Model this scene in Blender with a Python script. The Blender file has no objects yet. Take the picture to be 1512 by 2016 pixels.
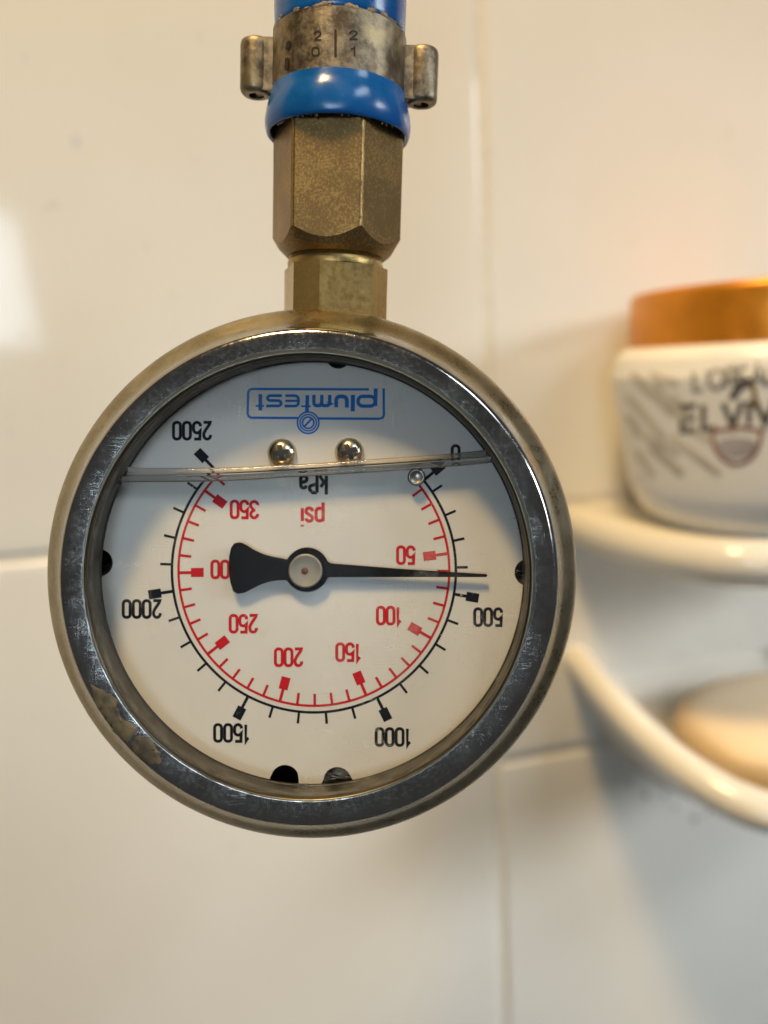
import bpy, bmesh, math, random
from mathutils import Vector, Matrix, noise as mnoise
random.seed(7)
R = math.radians
MM = 0.001
scn = bpy.context.scene
col = scn.collection

# ------------------------------------------------------------------ camera
F = 1513.0                       # focal length in photo pixels (1512 x 2016)
PITCH, ROLL = R(11.0), R(3.0)
FWD = Vector((0, math.cos(PITCH), -math.sin(PITCH)))
_up0 = Vector((0, math.sin(PITCH), math.cos(PITCH)))
_rt0 = Vector((1, 0, 0))
UP = _up0 * math.cos(ROLL) + _rt0 * math.sin(ROLL)
RT = _rt0 * math.cos(ROLL) - _up0 * math.sin(ROLL)

def cols(x, y, z, o):
    return Matrix(((x.x, y.x, z.x, o.x), (x.y, y.y, z.y, o.y), (x.z, y.z, z.z, o.z), (0, 0, 0, 1)))

cd = bpy.data.cameras.new('camera')
cam = bpy.data.objects.new('camera', cd); col.objects.link(cam)
cam.matrix_world = cols(RT, UP, -FWD, Vector((0, 0, 0)))
cd.sensor_fit = 'VERTICAL'; cd.sensor_height = 34.64; cd.sensor_width = 25.98
cd.lens = 26.0
cd.clip_start = 0.002; cd.clip_end = 50
cd.dof.use_dof = True; cd.dof.focus_distance = 0.0985; cd.dof.aperture_fstop = 9.5
scn.camera = cam

# ------------------------------------------------------------------ world, lamps, exposure
w = bpy.data.worlds.new('World'); scn.world = w; w.use_nodes = True
bg = w.node_tree.nodes['Background']
bg.inputs[0].default_value = (0.98, 0.98, 0.97, 1); bg.inputs[1].default_value = 0.07

def lamp(name, kind, frame_dir, dist, target, energy, color, size=None, size_y=None, **kw):
    """frame_dir: direction to the lamp as (right, up, back) seen from the camera"""
    d = (RT * frame_dir[0] + UP * frame_dir[1] - FWD * frame_dir[2]).normalized()
    l = bpy.data.lights.new(name, kind); o = bpy.data.objects.new(name, l); col.objects.link(o)
    tgt = FWD * target[2] + RT * target[0] + UP * target[1]
    o.location = tgt + d * dist
    o.rotation_euler = (-d).to_track_quat('-Z', 'Y').to_euler()
    l.energy = energy; l.color = color
    if kind == 'AREA':
        l.shape = 'RECTANGLE'; l.size = size; l.size_y = size_y or size
    for k, v in kw.items(): setattr(l, k, v)
    return o
lamp('ceiling_lamp', 'AREA', (-0.14, 0.79, 0.61), 1.15, (-.03, 0, .2), 13.2, (1.0, 0.70, 0.33), .20, .20)
lamp('window_lamp', 'AREA', (0.36, 0.66, 0.70), 1.15, (0.14, -.14, .26), 0.36, (0.78, 0.89, 1.0), .30, .20, spread=R(70))
lamp('far_window_lamp', 'AREA', (-0.088, -0.10, 0.994), 1.45, (-.112, .056, .208), 0.135, (0.70, 0.85, 1.0), .50, .25, spread=R(24))
lamp('side_fill_lamp', 'AREA', (0.83, 0.34, 0.44), 1.10, (0.155, -.105, .275), 0.54, (0.88, 0.94, 1.0), .36, .36, spread=R(34))  # added fill for the lower right wall and holder, no known source

scn.view_settings.view_transform = 'Standard'; scn.view_settings.look = 'None'
scn.view_settings.exposure = 0.0; scn.view_settings.gamma = 1.0
scn.cycles.use_denoising = True
scn.cycles.max_bounces = 10; scn.cycles.transparent_max_bounces = 16
scn.cycles.sample_clamp_indirect = 4.0

# ------------------------------------------------------------------ materials
def new_mat(name):
    m = bpy.data.materials.new(name); m.use_nodes = True
    nt = m.node_tree; nt.nodes.clear()
    out = nt.nodes.new('ShaderNodeOutputMaterial')
    return m, nt, out
def N(nt, t, **kw):
    n = nt.nodes.new(t)
    for k, v in kw.items(): setattr(n, k, v)
    return n
def rgba(c): return (c[0], c[1], c[2], 1)
class MT:
    """small helper round one node tree"""
    def __init__(s, name):
        s.m, s.nt, s.out = new_mat(name)
        s.tc = N(s.nt, 'ShaderNodeTexCoord')
    def link(s, a, b): s.nt.links.new(a, b)
    def coords(s, scale=(1, 1, 1), rot=(0, 0, 0)):
        mp = N(s.nt, 'ShaderNodeMapping'); mp.inputs['Scale'].default_value = scale; mp.inputs['Rotation'].default_value = rot
        s.link(s.tc.outputs['Object'], mp.inputs['Vector']); return mp.outputs[0]
    def noise(s, scale, detail=4, rough=.55, stretch=(1, 1, 1), rot=(0, 0, 0), dist=0):
        n = N(s.nt, 'ShaderNodeTexNoise'); n.inputs['Scale'].default_value = scale
        n.inputs['Detail'].default_value = detail; n.inputs['Roughness'].default_value = rough; n.inputs['Distortion'].default_value = dist
        s.link(s.coords(stretch, rot), n.inputs['Vector']); return n.outputs['Fac']
    def ramp(s, fac, lo, hi, a=0.0, b=1.0):
        n = N(s.nt, 'ShaderNodeMapRange'); n.interpolation_type = 'SMOOTHSTEP'
        n.inputs['From Min'].default_value = lo; n.inputs['From Max'].default_value = hi
        n.inputs['To Min'].default_value = a; n.inputs['To Max'].default_value = b
        s.link(fac, n.inputs['Value']); return n.outputs[0]
    def lin(s, fac, lo, hi, a, b):
        n = N(s.nt, 'ShaderNodeMapRange')
        n.inputs['From Min'].default_value = lo; n.inputs['From Max'].default_value = hi
        n.inputs['To Min'].default_value = a; n.inputs['To Max'].default_value = b
        s.link(fac, n.inputs['Value']); return n.outputs[0]
    def math(s, op, a, b=None):
        n = N(s.nt, 'ShaderNodeMath', operation=op)
        for i, v in enumerate((a, b)):
            if v is None: continue
            if isinstance(v, (int, float)): n.inputs[i].default_value = v
            else: s.link(v, n.inputs[i])
        return n.outputs[0]
    def mix(s, fac, a, b):
        n = N(s.nt, 'ShaderNodeMix', data_type='RGBA')
        for sock, v in ((n.inputs[0], fac), (n.inputs[6], a), (n.inputs[7], b)):
            if isinstance(v, (int, float)): sock.default_value = v
            elif isinstance(v, tuple): sock.default_value = rgba(v)
            else: s.link(v, sock)
        return n.outputs[2]
    def line(s, fac, width, centre=.5):      # thin contour lines of a noise: scratches
        d = s.math('ABSOLUTE', s.math('SUBTRACT', fac, centre))
        return s.ramp(d, 0, width, 1, 0)
    def bump(s, h, strength, dist=0.0002):
        n = N(s.nt, 'ShaderNodeBump'); n.inputs['Strength'].default_value = strength; n.inputs['Distance'].default_value = dist
        s.link(h, n.inputs['Height']); return n.outputs[0]
    def pbsdf(s, color, rough=.5, metal=0.0, normal=None, **kw):
        p = N(s.nt, 'ShaderNodeBsdfPrincipled')
        for k, v in (('Base Color', color), ('Roughness', rough), ('Metallic', metal), *kw.items()):
            k = k.replace('_', ' ')
            if isinstance(v, (int, float)): p.inputs[k].default_value = v
            elif isinstance(v, tuple): p.inputs[k].default_value = rgba(v) if p.inputs[k].type == 'RGBA' else v
            else: s.link(v, p.inputs[k])
        if normal is not None: s.link(normal, p.inputs['Normal'])
        s.link(p.outputs[0], s.out.inputs['Surface']); s.p = p
        return s.m

def mat_tile():
    t = MT('glazed_tile')
    big = t.noise(9, 3); fine = t.noise(60, 4)
    spots = t.ramp(t.noise(95, 2, .4), .72, .80)
    c = t.mix(t.ramp(big, .35, .7), (.785, .745, .655), (.82, .785, .70))
    c = t.mix(t.math('MULTIPLY', spots, .25), c, (.55, .48, .38))
    r = t.lin(fine, .3, .7, .035, .10)
    wav = t.noise(28, 2, .4)
    return t.pbsdf(c, r, 0, t.bump(wav, .16, .0015))
def mat_simple(name, c, rough, metal=0.0, var=.12, scale=120, bump=.0, bdist=.0002, **kw):
    t = MT(name)
    n = t.noise(scale, 5)
    dark = tuple(x * (1 - var) for x in c); lite = tuple(min(1, x * (1 + var)) for x in c)
    cc = t.mix(t.ramp(n, .3, .7), dark, lite)
    nm = t.bump(n, bump, bdist) if bump else None
    return t.pbsdf(cc, t.lin(n, .3, .7, rough * .8, rough * 1.25), metal, nm, **kw)
def mat_steel():
    t = MT('worn_stainless_steel')
    n1 = t.noise(260, 6, .65); n2 = t.noise(1400, 4)
    sc = t.line(t.noise(120, 3, .5, (1, 14, 1), (0, 0, .5), .3), .0055)
    sc2 = t.line(t.noise(140, 3, .5, (16, 1, 1), (0, 0, -.3), .3), .0045)
    sc3 = t.line(t.noise(160, 2, .5, (1, 12, 1), (0, 0, 1.3), .2), .0045, .56)
    s = t.math('MAXIMUM', t.math('MAXIMUM', sc, sc2), sc3)
    s = t.math('MULTIPLY', s, t.ramp(t.noise(240, 4), .50, .66))
    grime = t.ramp(t.noise(330, 6, .7), .60, .72)
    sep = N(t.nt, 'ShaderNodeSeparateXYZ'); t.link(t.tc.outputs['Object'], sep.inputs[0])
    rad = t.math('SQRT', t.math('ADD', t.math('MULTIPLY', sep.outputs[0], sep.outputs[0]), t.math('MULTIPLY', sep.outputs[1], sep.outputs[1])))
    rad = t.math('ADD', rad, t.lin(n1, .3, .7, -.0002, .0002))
    rimside = t.ramp(rad, .0309, .0317)               # side painted with the wall's warm reflection, mouth darkened against the dial's; polished face
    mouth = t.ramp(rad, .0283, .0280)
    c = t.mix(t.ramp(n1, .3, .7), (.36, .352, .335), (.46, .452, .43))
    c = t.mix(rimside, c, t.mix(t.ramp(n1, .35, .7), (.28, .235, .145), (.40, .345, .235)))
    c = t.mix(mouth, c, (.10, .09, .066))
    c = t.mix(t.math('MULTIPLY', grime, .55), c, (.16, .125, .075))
    rr = t.math('ADD', t.lin(n1, .3, .7, .07, .15), t.math('MULTIPLY', s, .12))
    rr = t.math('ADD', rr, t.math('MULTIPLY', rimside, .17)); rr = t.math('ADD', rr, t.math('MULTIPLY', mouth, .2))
    haze = t.ramp(t.noise(1900, 5, .8), .40, .66, 0, .10); rr = t.math('ADD', rr, haze)
    h = t.math('SUBTRACT', t.math('MULTIPLY', n2, .5), s)
    return t.pbsdf(c, rr, 1.0, t.bump(h, .10, .00005))
def mat_brass(name, a, b, thr, rough, speck=900):
    t = MT(name)
    n = t.noise(speck, 5, .7); big = t.noise(130, 4)
    f = t.ramp(t.math('ADD', t.math('MULTIPLY', n, .65), t.math('MULTIPLY', big, .35)), thr - .07, thr + .07)
    c = t.mix(f, a, b)
    v = t.noise(700, 3, .5, (1, 1, .06))
    return t.pbsdf(c, t.lin(n, .3, .7, rough, rough + .2), t.lin(f, 0, 1, .75, 1.0), t.bump(t.math('ADD', n, t.math('MULTIPLY', v, .5)), .35, .00012))
def mat_ink(name, c, wear=.60):
    t = MT(name)
    n = t.noise(1500, 5, .75); big = t.noise(150, 3)
    f = t.ramp(t.math('ADD', t.math('MULTIPLY', n, .6), t.math('MULTIPLY', big, .4)), wear, wear + .07)
    cc = t.mix(t.math('MULTIPLY', f, .75), c, (.62, .60, .55))
    return t.pbsdf(cc, .5, 0, Specular_IOR_Level=.12)
def mat_dial():
    t = MT('dial_enamel')
    n = t.noise(70, 4); st = t.ramp(t.noise(140, 5, .6), .68, .78); fl = t.ramp(t.noise(900, 2), .76, .80)
    c = t.mix(t.ramp(n, .3, .7), (.545, .525, .475), (.585, .565, .515))
    c = t.mix(t.math('MULTIPLY', st, .30), c, (.45, .38, .27))
    c = t.mix(t.math('MULTIPLY', fl, .5), c, (.25, .22, .18))
    return t.pbsdf(c, .38)
def mat_lens():
    m, nt, out = new_mat('lens_glass')
    t = MT.__new__(MT); t.m, t.nt, t.out = m, nt, out; t.tc = N(nt, 'ShaderNodeTexCoord')
    tr = N(nt, 'ShaderNodeBsdfTransparent'); tr.inputs[0].default_value = (.97, .975, .97, 1)
    gl = N(nt, 'ShaderNodeBsdfGlossy'); gl.inputs['Roughness'].default_value = .04
    df = N(nt, 'ShaderNodeBsdfDiffuse'); df.inputs[0].default_value = (.8, .8, .78, 1)
    fr = N(nt, 'ShaderNodeFresnel'); geo = N(nt, 'ShaderNodeNewGeometry')
    t.link(t.lin(geo.outputs['Backfacing'], 0, 1, 1.06, 1 / 1.06), fr.inputs[0])
    mx = N(nt, 'ShaderNodeMixShader'); mx2 = N(nt, 'ShaderNodeMixShader')
    t.link(fr.outputs[0], mx.inputs[0]); t.link(tr.outputs[0], mx.inputs[1]); t.link(gl.outputs[0], mx.inputs[2])
    sc = t.line(t.noise(90, 3, .5, (1, 9, 1), (0, 0, .9), .4), .006)
    sc2 = t.line(t.noise(70, 3, .5, (11, 1, 1), (0, 0, .5), .4), .005)
    s = t.math('MULTIPLY', t.math('MAXIMUM', sc, sc2), t.ramp(t.noise(120, 3), .55, .68))
    scuff = t.math('MULTIPLY', t.ramp(t.noise(110, 6, .7), .54, .80), .17)
    f = t.math('MAXIMUM', t.math('MULTIPLY', s, .34), scuff)
    t.link(f, mx2.inputs[0]); t.link(mx.outputs[0], mx2.inputs[1]); t.link(df.outputs[0], mx2.inputs[2])
    t.link(mx2.outputs[0], out.inputs['Surface'])
    return m
def mat_liquid():
    t = MT('glycerine')
    return t.pbsdf((.93, .90, .84), .06, 0, Transmission_Weight=.88, IOR=1.36)
def mat_surface():
    t = MT('glycerine_surface')
    return t.pbsdf((.30, .24, .18), .15, .8)
def mat_bronze():
    t = MT('tarnished_cast_bronze')
    n = t.noise(480, 6, .7); big = t.noise(170, 4)
    c = t.mix(t.ramp(n, .35, .65), (.13, .10, .065), (.34, .28, .19))
    c = t.mix(t.ramp(big, .55, .70), c, (.40, .32, .18))
    return t.pbsdf(c, t.lin(n, .3, .7, .34, .52), .92, t.bump(n, .5, .00025))
def mat_blue():
    t = MT('blue_plastic')
    n = t.noise(300, 5, .7); d = t.ramp(t.noise(240, 6, .75), .66, .75)
    c = t.mix(t.ramp(n, .3, .7), (.002, .085, .30), (.006, .115, .38))
    c = t.mix(t.math('MULTIPLY', d, .6), c, (.06, .07, .07))
    return t.pbsdf(c, t.lin(n, .3, .7, .16, .30), 0, t.bump(n, .12, .0002))
def mat_soap():
    t = MT('soap')
    n = t.noise(60, 3)
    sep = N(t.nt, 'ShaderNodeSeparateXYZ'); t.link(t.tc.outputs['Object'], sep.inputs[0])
    edge = t.ramp(sep.outputs[2], .0045, .0085)          # pale top face; amber below paints the shaded edge into the colour
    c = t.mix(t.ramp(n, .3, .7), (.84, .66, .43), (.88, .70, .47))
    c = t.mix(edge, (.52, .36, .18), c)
    return t.pbsdf(c, .42, 0, Subsurface_Weight=.15, Subsurface_Radius=(.004, .002, .001), Subsurface_Scale=1.0)

M = dict(
    tile=mat_tile(),
    grout=mat_simple('grout', (.73, .675, .56), .85, var=.05, scale=300, bump=.08),
    ceramic=mat_simple('glazed_ceramic', (.80, .755, .65), .13, var=.03, scale=40),
    plate=mat_simple('glazed_ceramic_plate', (.80, .76, .67), .14, var=.03, scale=40),
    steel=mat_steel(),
    rearsteel=mat_simple('case_steel', (.45, .43, .40), .35, 1.0, var=.1),
    dial=mat_dial(), lens=mat_lens(), liquid=mat_liquid(), surface=mat_surface(),
    black=mat_simple('pointer_black', (.004, .004, .004), .5, var=.3, scale=700, Specular_IOR_Level=.12),
    hub=mat_simple('hub_metal', (.30, .285, .24), .55, .7, var=.12, scale=500, bump=.1),
    pin=mat_simple('pin_metal', (.30, .29, .26), .30, 1.0, var=.25, scale=1200, bump=.3),
    rust=mat_simple('rusty_pin', (.16, .05, .03), .6, .3, var=.3, scale=1500),
    chrome=mat_simple('screw_metal', (.66, .58, .43), .24, 1.0, var=.08, scale=500),
    recess=mat_simple('dark_recess', (.02, .018, .016), .6, var=.3, scale=500),
    rubber=mat_simple('black_gasket', (.012, .011, .010), .5, var=.4, scale=500, bump=.3),
    sleeve=mat_simple('inner_sleeve', (.085, .078, .062), .5, .1, var=.5, scale=420, bump=.3),
    inkblack=mat_ink('black_print', (.007, .008, .012)),
    inkred=mat_ink('red_print', (.44, .012, .018), .62),
    inkblue=mat_ink('blue_print', (.015, .15, .48), .60),
    nut=mat_brass('aged_brass', (.185, .115, .043), (.36, .235, .083), .53, .34, 3200),
    chip=mat_simple('tan_residue', (.27, .20, .115), .7, var=.4, scale=900, bump=.3),
    wornedge=mat_brass('rubbed_brass_edge', (.40, .27, .10), (.62, .44, .18), .50, .26, 1500),
    brass=mat_brass('machined_brass', (.38, .26, .09), (.49, .35, .135), .50, .30, 1200),
    bronze=mat_bronze(),
    stamp=mat_simple('stamped_mark', (.035, .024, .016), .6, .4, var=.4, scale=900),
    blue=mat_blue(),
    jar=mat_simple('jar_plastic', (.93, .905, .84), .30, var=.02, scale=60, Subsurface_Weight=.1, Subsurface_Radius=(.003, .003, .002)),
    lid=mat_simple('gold_lid', (.72, .27, .018), .34, .5, var=.10, scale=90),
    jarink=mat_simple('jar_print', (.10, .092, .075), .5, var=.2),
    jarinkgrey=mat_simple('jar_print_grey', (.30, .285, .255), .5, var=.2),
    jarhatch=mat_simple('jar_print_taupe', (.64, .585, .49), .5, var=.2),
    jarrose=mat_simple('jar_print_rose', (.36, .20, .15), .4, var=.2),
    jarlilac=mat_simple('jar_print_lilac', (.42, .38, .38), .4, var=.2),
    jargold=mat_simple('jar_print_gold', (.36, .22, .05), .4, .4, var=.2),
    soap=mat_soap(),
    drop=mat_simple('dried_splash', (.74, .71, .64), .12, var=.1),
    scum=mat_simple('mould_specks', (.22, .19, .15), .7, var=.3),
    film=mat_simple('glue_residue', (.115, .097, .06), .55, .3, var=.55, scale=420, bump=.8),
)

# ------------------------------------------------------------------ object helpers
def link(o, parent=None, m=None):
    col.objects.link(o)
    if parent is not None: o.parent = parent
    if m is not None: o.data.materials.append(m)
    return o
def obj(name, bm, m, parent=None, smooth=True, angle=None):
    bmesh.ops.recalc_face_normals(bm, faces=bm.faces)
    me = bpy.data.meshes.new(name)
    if smooth:
        for f in bm.faces: f.smooth = True
    if angle is not None:
        for e in bm.edges:
            if len(e.link_faces) == 2 and e.calc_face_angle(0) > R(angle): e.smooth = False
    bm.to_mesh(me); bm.free()
    return link(bpy.data.objects.new(name, me), parent, m)
def thing(name, label, cat, mat):
    o = bpy.data.objects.new(name, None); col.objects.link(o)
    o.matrix_world = mat; o.empty_display_size = .01
    o['label'] = label; o['category'] = cat
    return o
def V(p): return Vector(p) * MM

def lathe(bm, prof, seg=128, tf=None, closed=False, wob=0.0):
    """prof: (r, z) in mm about local z"""
    rings = []
    for r, z in prof:
        ring = []
        if r < 1e-6:
            v = bm.verts.new((tf(Vector((0, 0, z))) if tf else Vector((0, 0, z))) * MM); ring = [v] * seg
        else:
            for i in range(seg):
                a = 2 * math.pi * i / seg
                p = Vector((r * math.cos(a), r * math.sin(a), z))
                ring.append(bm.verts.new((tf(p) if tf else p) * MM))
        rings.append(ring)
    pairs = list(zip(rings, rings[1:])) + ([(rings[-1], rings[0])] if closed else [])
    for a, b in pairs:
        for i in range(seg):
            j = (i + 1) % seg
            vs = []
            for v in (a[i], a[j], b[j], b[i]):
                if v not in vs: vs.append(v)
            if len(vs) >= 3:
                try: bm.faces.new(vs)
                except ValueError: pass
    return bm

def smooth_prof(pts, n=4):
    """Catmull-Rom through profile points"""
    out = []
    P = [pts[0]] + list(pts) + [pts[-1]]
    for i in range(1, len(P) - 2):
        p0, p1, p2, p3 = P[i - 1], P[i], P[i + 1], P[i + 2]
        for k in range(n):
            t = k / n
            out.append(tuple(.5 * ((2 * b) + (-a + c) * t + (2 * a - 5 * b + 4 * c - d) * t * t + (-a + 3 * b - 3 * c + d) * t ** 3)
                             for a, b, c, d in zip(p0, p1, p2, p3)))
    out.append(tuple(pts[-1]))
    return out

def ribbon(bm, pts, width, z, fmap, closed=False, cap=True, sub=None):
    """flat stroke of given width along 2-D pts; fmap(x, y, z) -> Vector in metres"""
    pts = [Vector((p[0], p[1])) for p in pts]
    if sub:
        q = []
        n = len(pts)
        for i in range(n if closed else n - 1):
            a, b = pts[i], pts[(i + 1) % n]
            k = max(1, int((b - a).length / sub))
            q += [a.lerp(b, j / k) for j in range(k)]
        if not closed: q.append(pts[-1])
        pts = q
    n = len(pts); h = width / 2
    L, Rr = [], []
    for i in range(n):
        a = pts[i - 1] if (i or closed) else None
        b = pts[(i + 1) % n] if (i < n - 1 or closed) else None
        d1 = (pts[i] - a).normalized() if a is not None else None
        d2 = (b - pts[i]).normalized() if b is not None else None
        d1 = d1 or d2; d2 = d2 or d1
        t = (d1 + d2)
        t = t.normalized() if t.length > 1e-6 else d1
        nrm = Vector((-t.y, t.x)); c = max(.35, nrm.dot(Vector((-d1.y, d1.x))))
        L.append(pts[i] + nrm * h / c); Rr.append(pts[i] - nrm * h / c)
    lv = [bm.verts.new(fmap(p.x, p.y, z)) for p in L]; rv = [bm.verts.new(fmap(p.x, p.y, z)) for p in Rr]
    for i in range(n if closed else n - 1):
        j = (i + 1) % n
        bm.faces.new((lv[i], rv[i], rv[j], lv[j]))
    if cap and not closed:
        for end, p, q in ((0, pts[0], pts[1]), (-1, pts[-1], pts[-2])):
            d = (p - q).normalized(); nn = Vector((-d.y, d.x)); vs = []
            for k in range(1, 5):
                a = math.pi * k / 5
                vs.append(bm.verts.new(fmap(*(p + nn * h * math.cos(a) + d * h * .8 * math.sin(a)), z)))
            if end == -1: bm.faces.new([lv[-1]] + vs + [rv[-1]])
            else: bm.faces.new([rv[0]] + vs + [lv[0]])

def arc(cx, cy, r, a0, a1, n):
    return [(cx + r * math.cos(R(a0 + (a1 - a0) * i / n)), cy + r * math.sin(R(a0 + (a1 - a0) * i / n))) for i in range(n + 1)]

def rrect(x0, y0, x1, y1, r, n=4):
    o = []
    for cx, cy, a in ((x1 - r, y1 - r, 0), (x0 + r, y1 - r, 90), (x0 + r, y0 + r, 180), (x1 - r, y0 + r, 270)):
        o += arc(cx, cy, r, a, a + 90, n)
    return o

# narrow gauge lettering: each glyph = (advance, [(points, closed)]) on a box 1 high
def glyphs():
    g = {}
    w = .42
    g['0'] = (w, [(rrect(0, 0, w, 1, .19), True)])
    g['1'] = (.24, [([(.0, .80), (.10, .87), (.17, 1.0), (.17, 0)], False)])
    g['2'] = (w, [([(0, .74), (.0, .84)] + arc(.2, .80, .2, 165, 0, 6) + [(.40, .66), (.30, .46), (.06, .12), (0.02, 0), (w, 0)], False)])
    g['3'] = (w, [([(0, .76)] + arc(.2, .79, .21, 170, -50, 8) + [(.24, .55), (.13, .54)], False),
                  ([(.14, .54), (.26, .53)] + arc(.2, .24, .22, 55, -170, 9) + [(0, .24)], False)])
    g['5'] = (w, [([(w - .03, 1), (.04, 1), (.02, .52), (.10, .60)] + arc(.21, .42, .21, 100, 0, 5) + arc(.21, .21, .21, 0, -165, 7) + [(0, .24)], False)])
    g['k'] = (.44, [([(0, 1.2), (0, 0)], False), ([(.36, .72), (.05, .30)], False), ([(.14, .42), (.42, 0)], False)])
    g['P'] = (.50, [([(0, 0), (0, 1.08)], False), ([(0, 1.08), (.28, 1.08)] + arc(.28, .80, .20, 90, -90, 6)[1:] + [(0, .52)], False)])
    g['a'] = (.40, [([(.04, .62)] + arc(.20, .60, .18, 140, 0, 6) + [(.38, 0)], False), ([(.38, .44), (.18, .40)] + arc(.18, .2, .19, 90, 270, 6) + [(.30, .04), (.38, .16)], False)])
    g['p'] = (.40, [([(0, .72), (0, -.30)], False), ([(0, .64)] + arc(.2, .52, .19, 120, 0, 5) + arc(.2, .20, .19, 0, -120, 5) + [(0, .08)], False)])
    g['s'] = (.38, [([(.36, .56)] + arc(.19, .56, .17, 10, 190, 6) + [(.06, .46), (.32, .28)] + arc(.19, .18, .18, 10, -170, 6) + [(.0, .18)], False)])
    g['i'] = (.06, [([(.02, .72), (.02, 0)], False), ([(.02, 1.02), (.02, .92)], False)])
    g['E'] = (.55, [([(.52, 1), (0, 1), (0, 0), (.52, 0)], False), ([(0, .5), (.46, .5)], False)])
    g['L'] = (.50, [([(0, 1), (0, 0), (.48, 0)], False)])
    g['V'] = (.70, [([(0, 1), (.35, 0), (.70, 1)], False)])
    g['I'] = (.04, [([(.02, 1), (.02, 0)], False)])
    g['O'] = (.80, [([(.40 + .40 * math.cos(R(a)), .5 + .5 * math.sin(R(a))) for a in range(0, 360, 24)], True)])
    g['R'] = (.52, [([(0, 0), (0, 1), (.28, 1)] + arc(.28, .76, .24, 90, -90, 5) + [(0, .52)], False), ([(.24, .52), (.50, 0)], False)])
    g['A'] = (.66, [([(0, 0), (.33, 1), (.66, 0)], False), ([(.12, .34), (.54, .34)], False)])
    g["'"] = (.06, [([(.04, 1), (.02, .82)], False)])
    return g
GL = glyphs()
_zl = [0]
def lift(step=.0022):
    _zl[0] = (_zl[0] + 1) % 9
    return _zl[0] * step
def text(bm, s, cx, cy, h, stroke, fmap, z, gap=.16, flip=True, cap=False, sx=1.0, slope=0.0, sub=None):
    """strokes centred on (cx, cy) in photo pixels, y down; flip = turned half round"""
    W = sum(GL[c][0] for c in s) + gap * (len(s) - 1)
    x = -W / 2
    for c in s:
        adv, strokes = GL[c]
        for pts, closed in strokes:
            P = []
            for px, py in pts:
                X, Y = (x + px) * h * sx, (py - .5) * h
                if flip: P.append((cx - X, cy + Y))
                else: P.append((cx + X, cy - Y + X * slope))
            ribbon(bm, P, stroke, z + lift(), fmap, closed, cap, sub)
        x += adv + gap

# ================================================================== THE WALL (structure)
YAW = math.atan(.24)
WX = Vector((math.cos(YAW), math.sin(YAW), 0)); WZ = Vector((0, 0, 1)); WN = Vector((math.sin(YAW), -math.cos(YAW), 0))
W0 = Vector((0, .242, 0))
WALL = cols(WX, WZ, WN, W0)               # local x along the wall, y up, z out of the wall
def ray(px, py): return (FWD + RT * ((px - 756) / F) - UP * ((py - 1008) / F))
def hit(px, py, out=0.0):
    """wall coordinates (u, v) in mm where the sight line meets the plane `out` mm off the wall"""
    d = ray(px, py); t = (W0 + WN * out * MM).dot(WN) / d.dot(WN)
    p = d * t - W0
    return p.dot(WX) / MM, p.dot(WZ) / MM, t / MM

def rounded_tile(u0, v0, u1, v1, z1, rad=1.7, depth=6):
    """cushion-edged tile; outline rings inset along a quarter round"""
    bm = bmesh.new(); rings = []
    prof = [(0, z1 - depth)] + [(rad * (1 - math.cos(R(a))), z1 - rad * .62 + rad * .62 * math.sin(R(a))) for a in (0, 22, 45, 67, 90)]
    prof += [(rad * 2.4, z1 + .12)]
    for ins, z in prof:
        rings.append([bm.verts.new(V((x, y, z))) for x, y in rrect(u0 + ins, v0 + ins, u1 - ins, v1 - ins, 1.4, 3)])
    for a, b in zip(rings, rings[1:]):
        n = len(a)
        for i in range(n): bm.faces.new((a[i], a[(i + 1) % n], b[(i + 1) % n], b[i]))
    bm.faces.new(rings[-1])
    return bm

uj = (hit(957, 300)[0] + hit(981, 1700)[0]) / 2        # vertical joint
vj = (hit(50, 1103)[1] + hit(1130, 988)[1]) / 2        # horizontal joint shared by both columns
vb = hit(1060, 1488)[1]                                # joint under the holder plate
print('joints', uj, vj, vb, hit(957, 300), hit(981, 1700), hit(50, 1103), hit(1130, 988))
GAP = 2.4
bm = bmesh.new()
vs = [bm.verts.new(V(p)) for p in ((-520, -420, -.9), (520, -420, -.9), (520, 420, -.9), (-520, 420, -.9))]
bm.faces.new(vs)
back = [bm.verts.new(V(p)) for p in ((-520, -420, -12), (520, -420, -12), (520, 420, -12), (-520, 420, -12))]
bm.faces.new(back)
for i in range(4): bm.faces.new((vs[i], vs[(i + 1) % 4], back[(i + 1) % 4], back[i]))
wall = obj('wall', bm, M['grout'], None, smooth=False)
wall.matrix_world = WALL
wall['kind'] = 'structure'; wall['label'] = 'cream glazed tile wall behind the gauge'
TW, TH = 198, 248
for c in (-2, -1, 0, 1):
    u0 = uj + c * (TW + GAP) + GAP / 2; u1 = u0 + TW
    if c == 0:
        spans = [(vj + GAP / 2, vj + GAP / 2 + TH), (vb - GAP / 2 - TH, vb - GAP / 2)]
    else:
        spans = [(vj + GAP / 2, vj + GAP / 2 + TH), (vj - GAP / 2 - TH, vj - GAP / 2), (vj - GAP * 1.5 - TH * 1.6, vj - GAP * 1.5 - TH)]
    for v0, v1 in spans:
        dz = random.uniform(-.15, .15)
        t = obj('tile', rounded_tile(u0, v0, u1, v1, dz), M['tile'], wall, angle=None)

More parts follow.
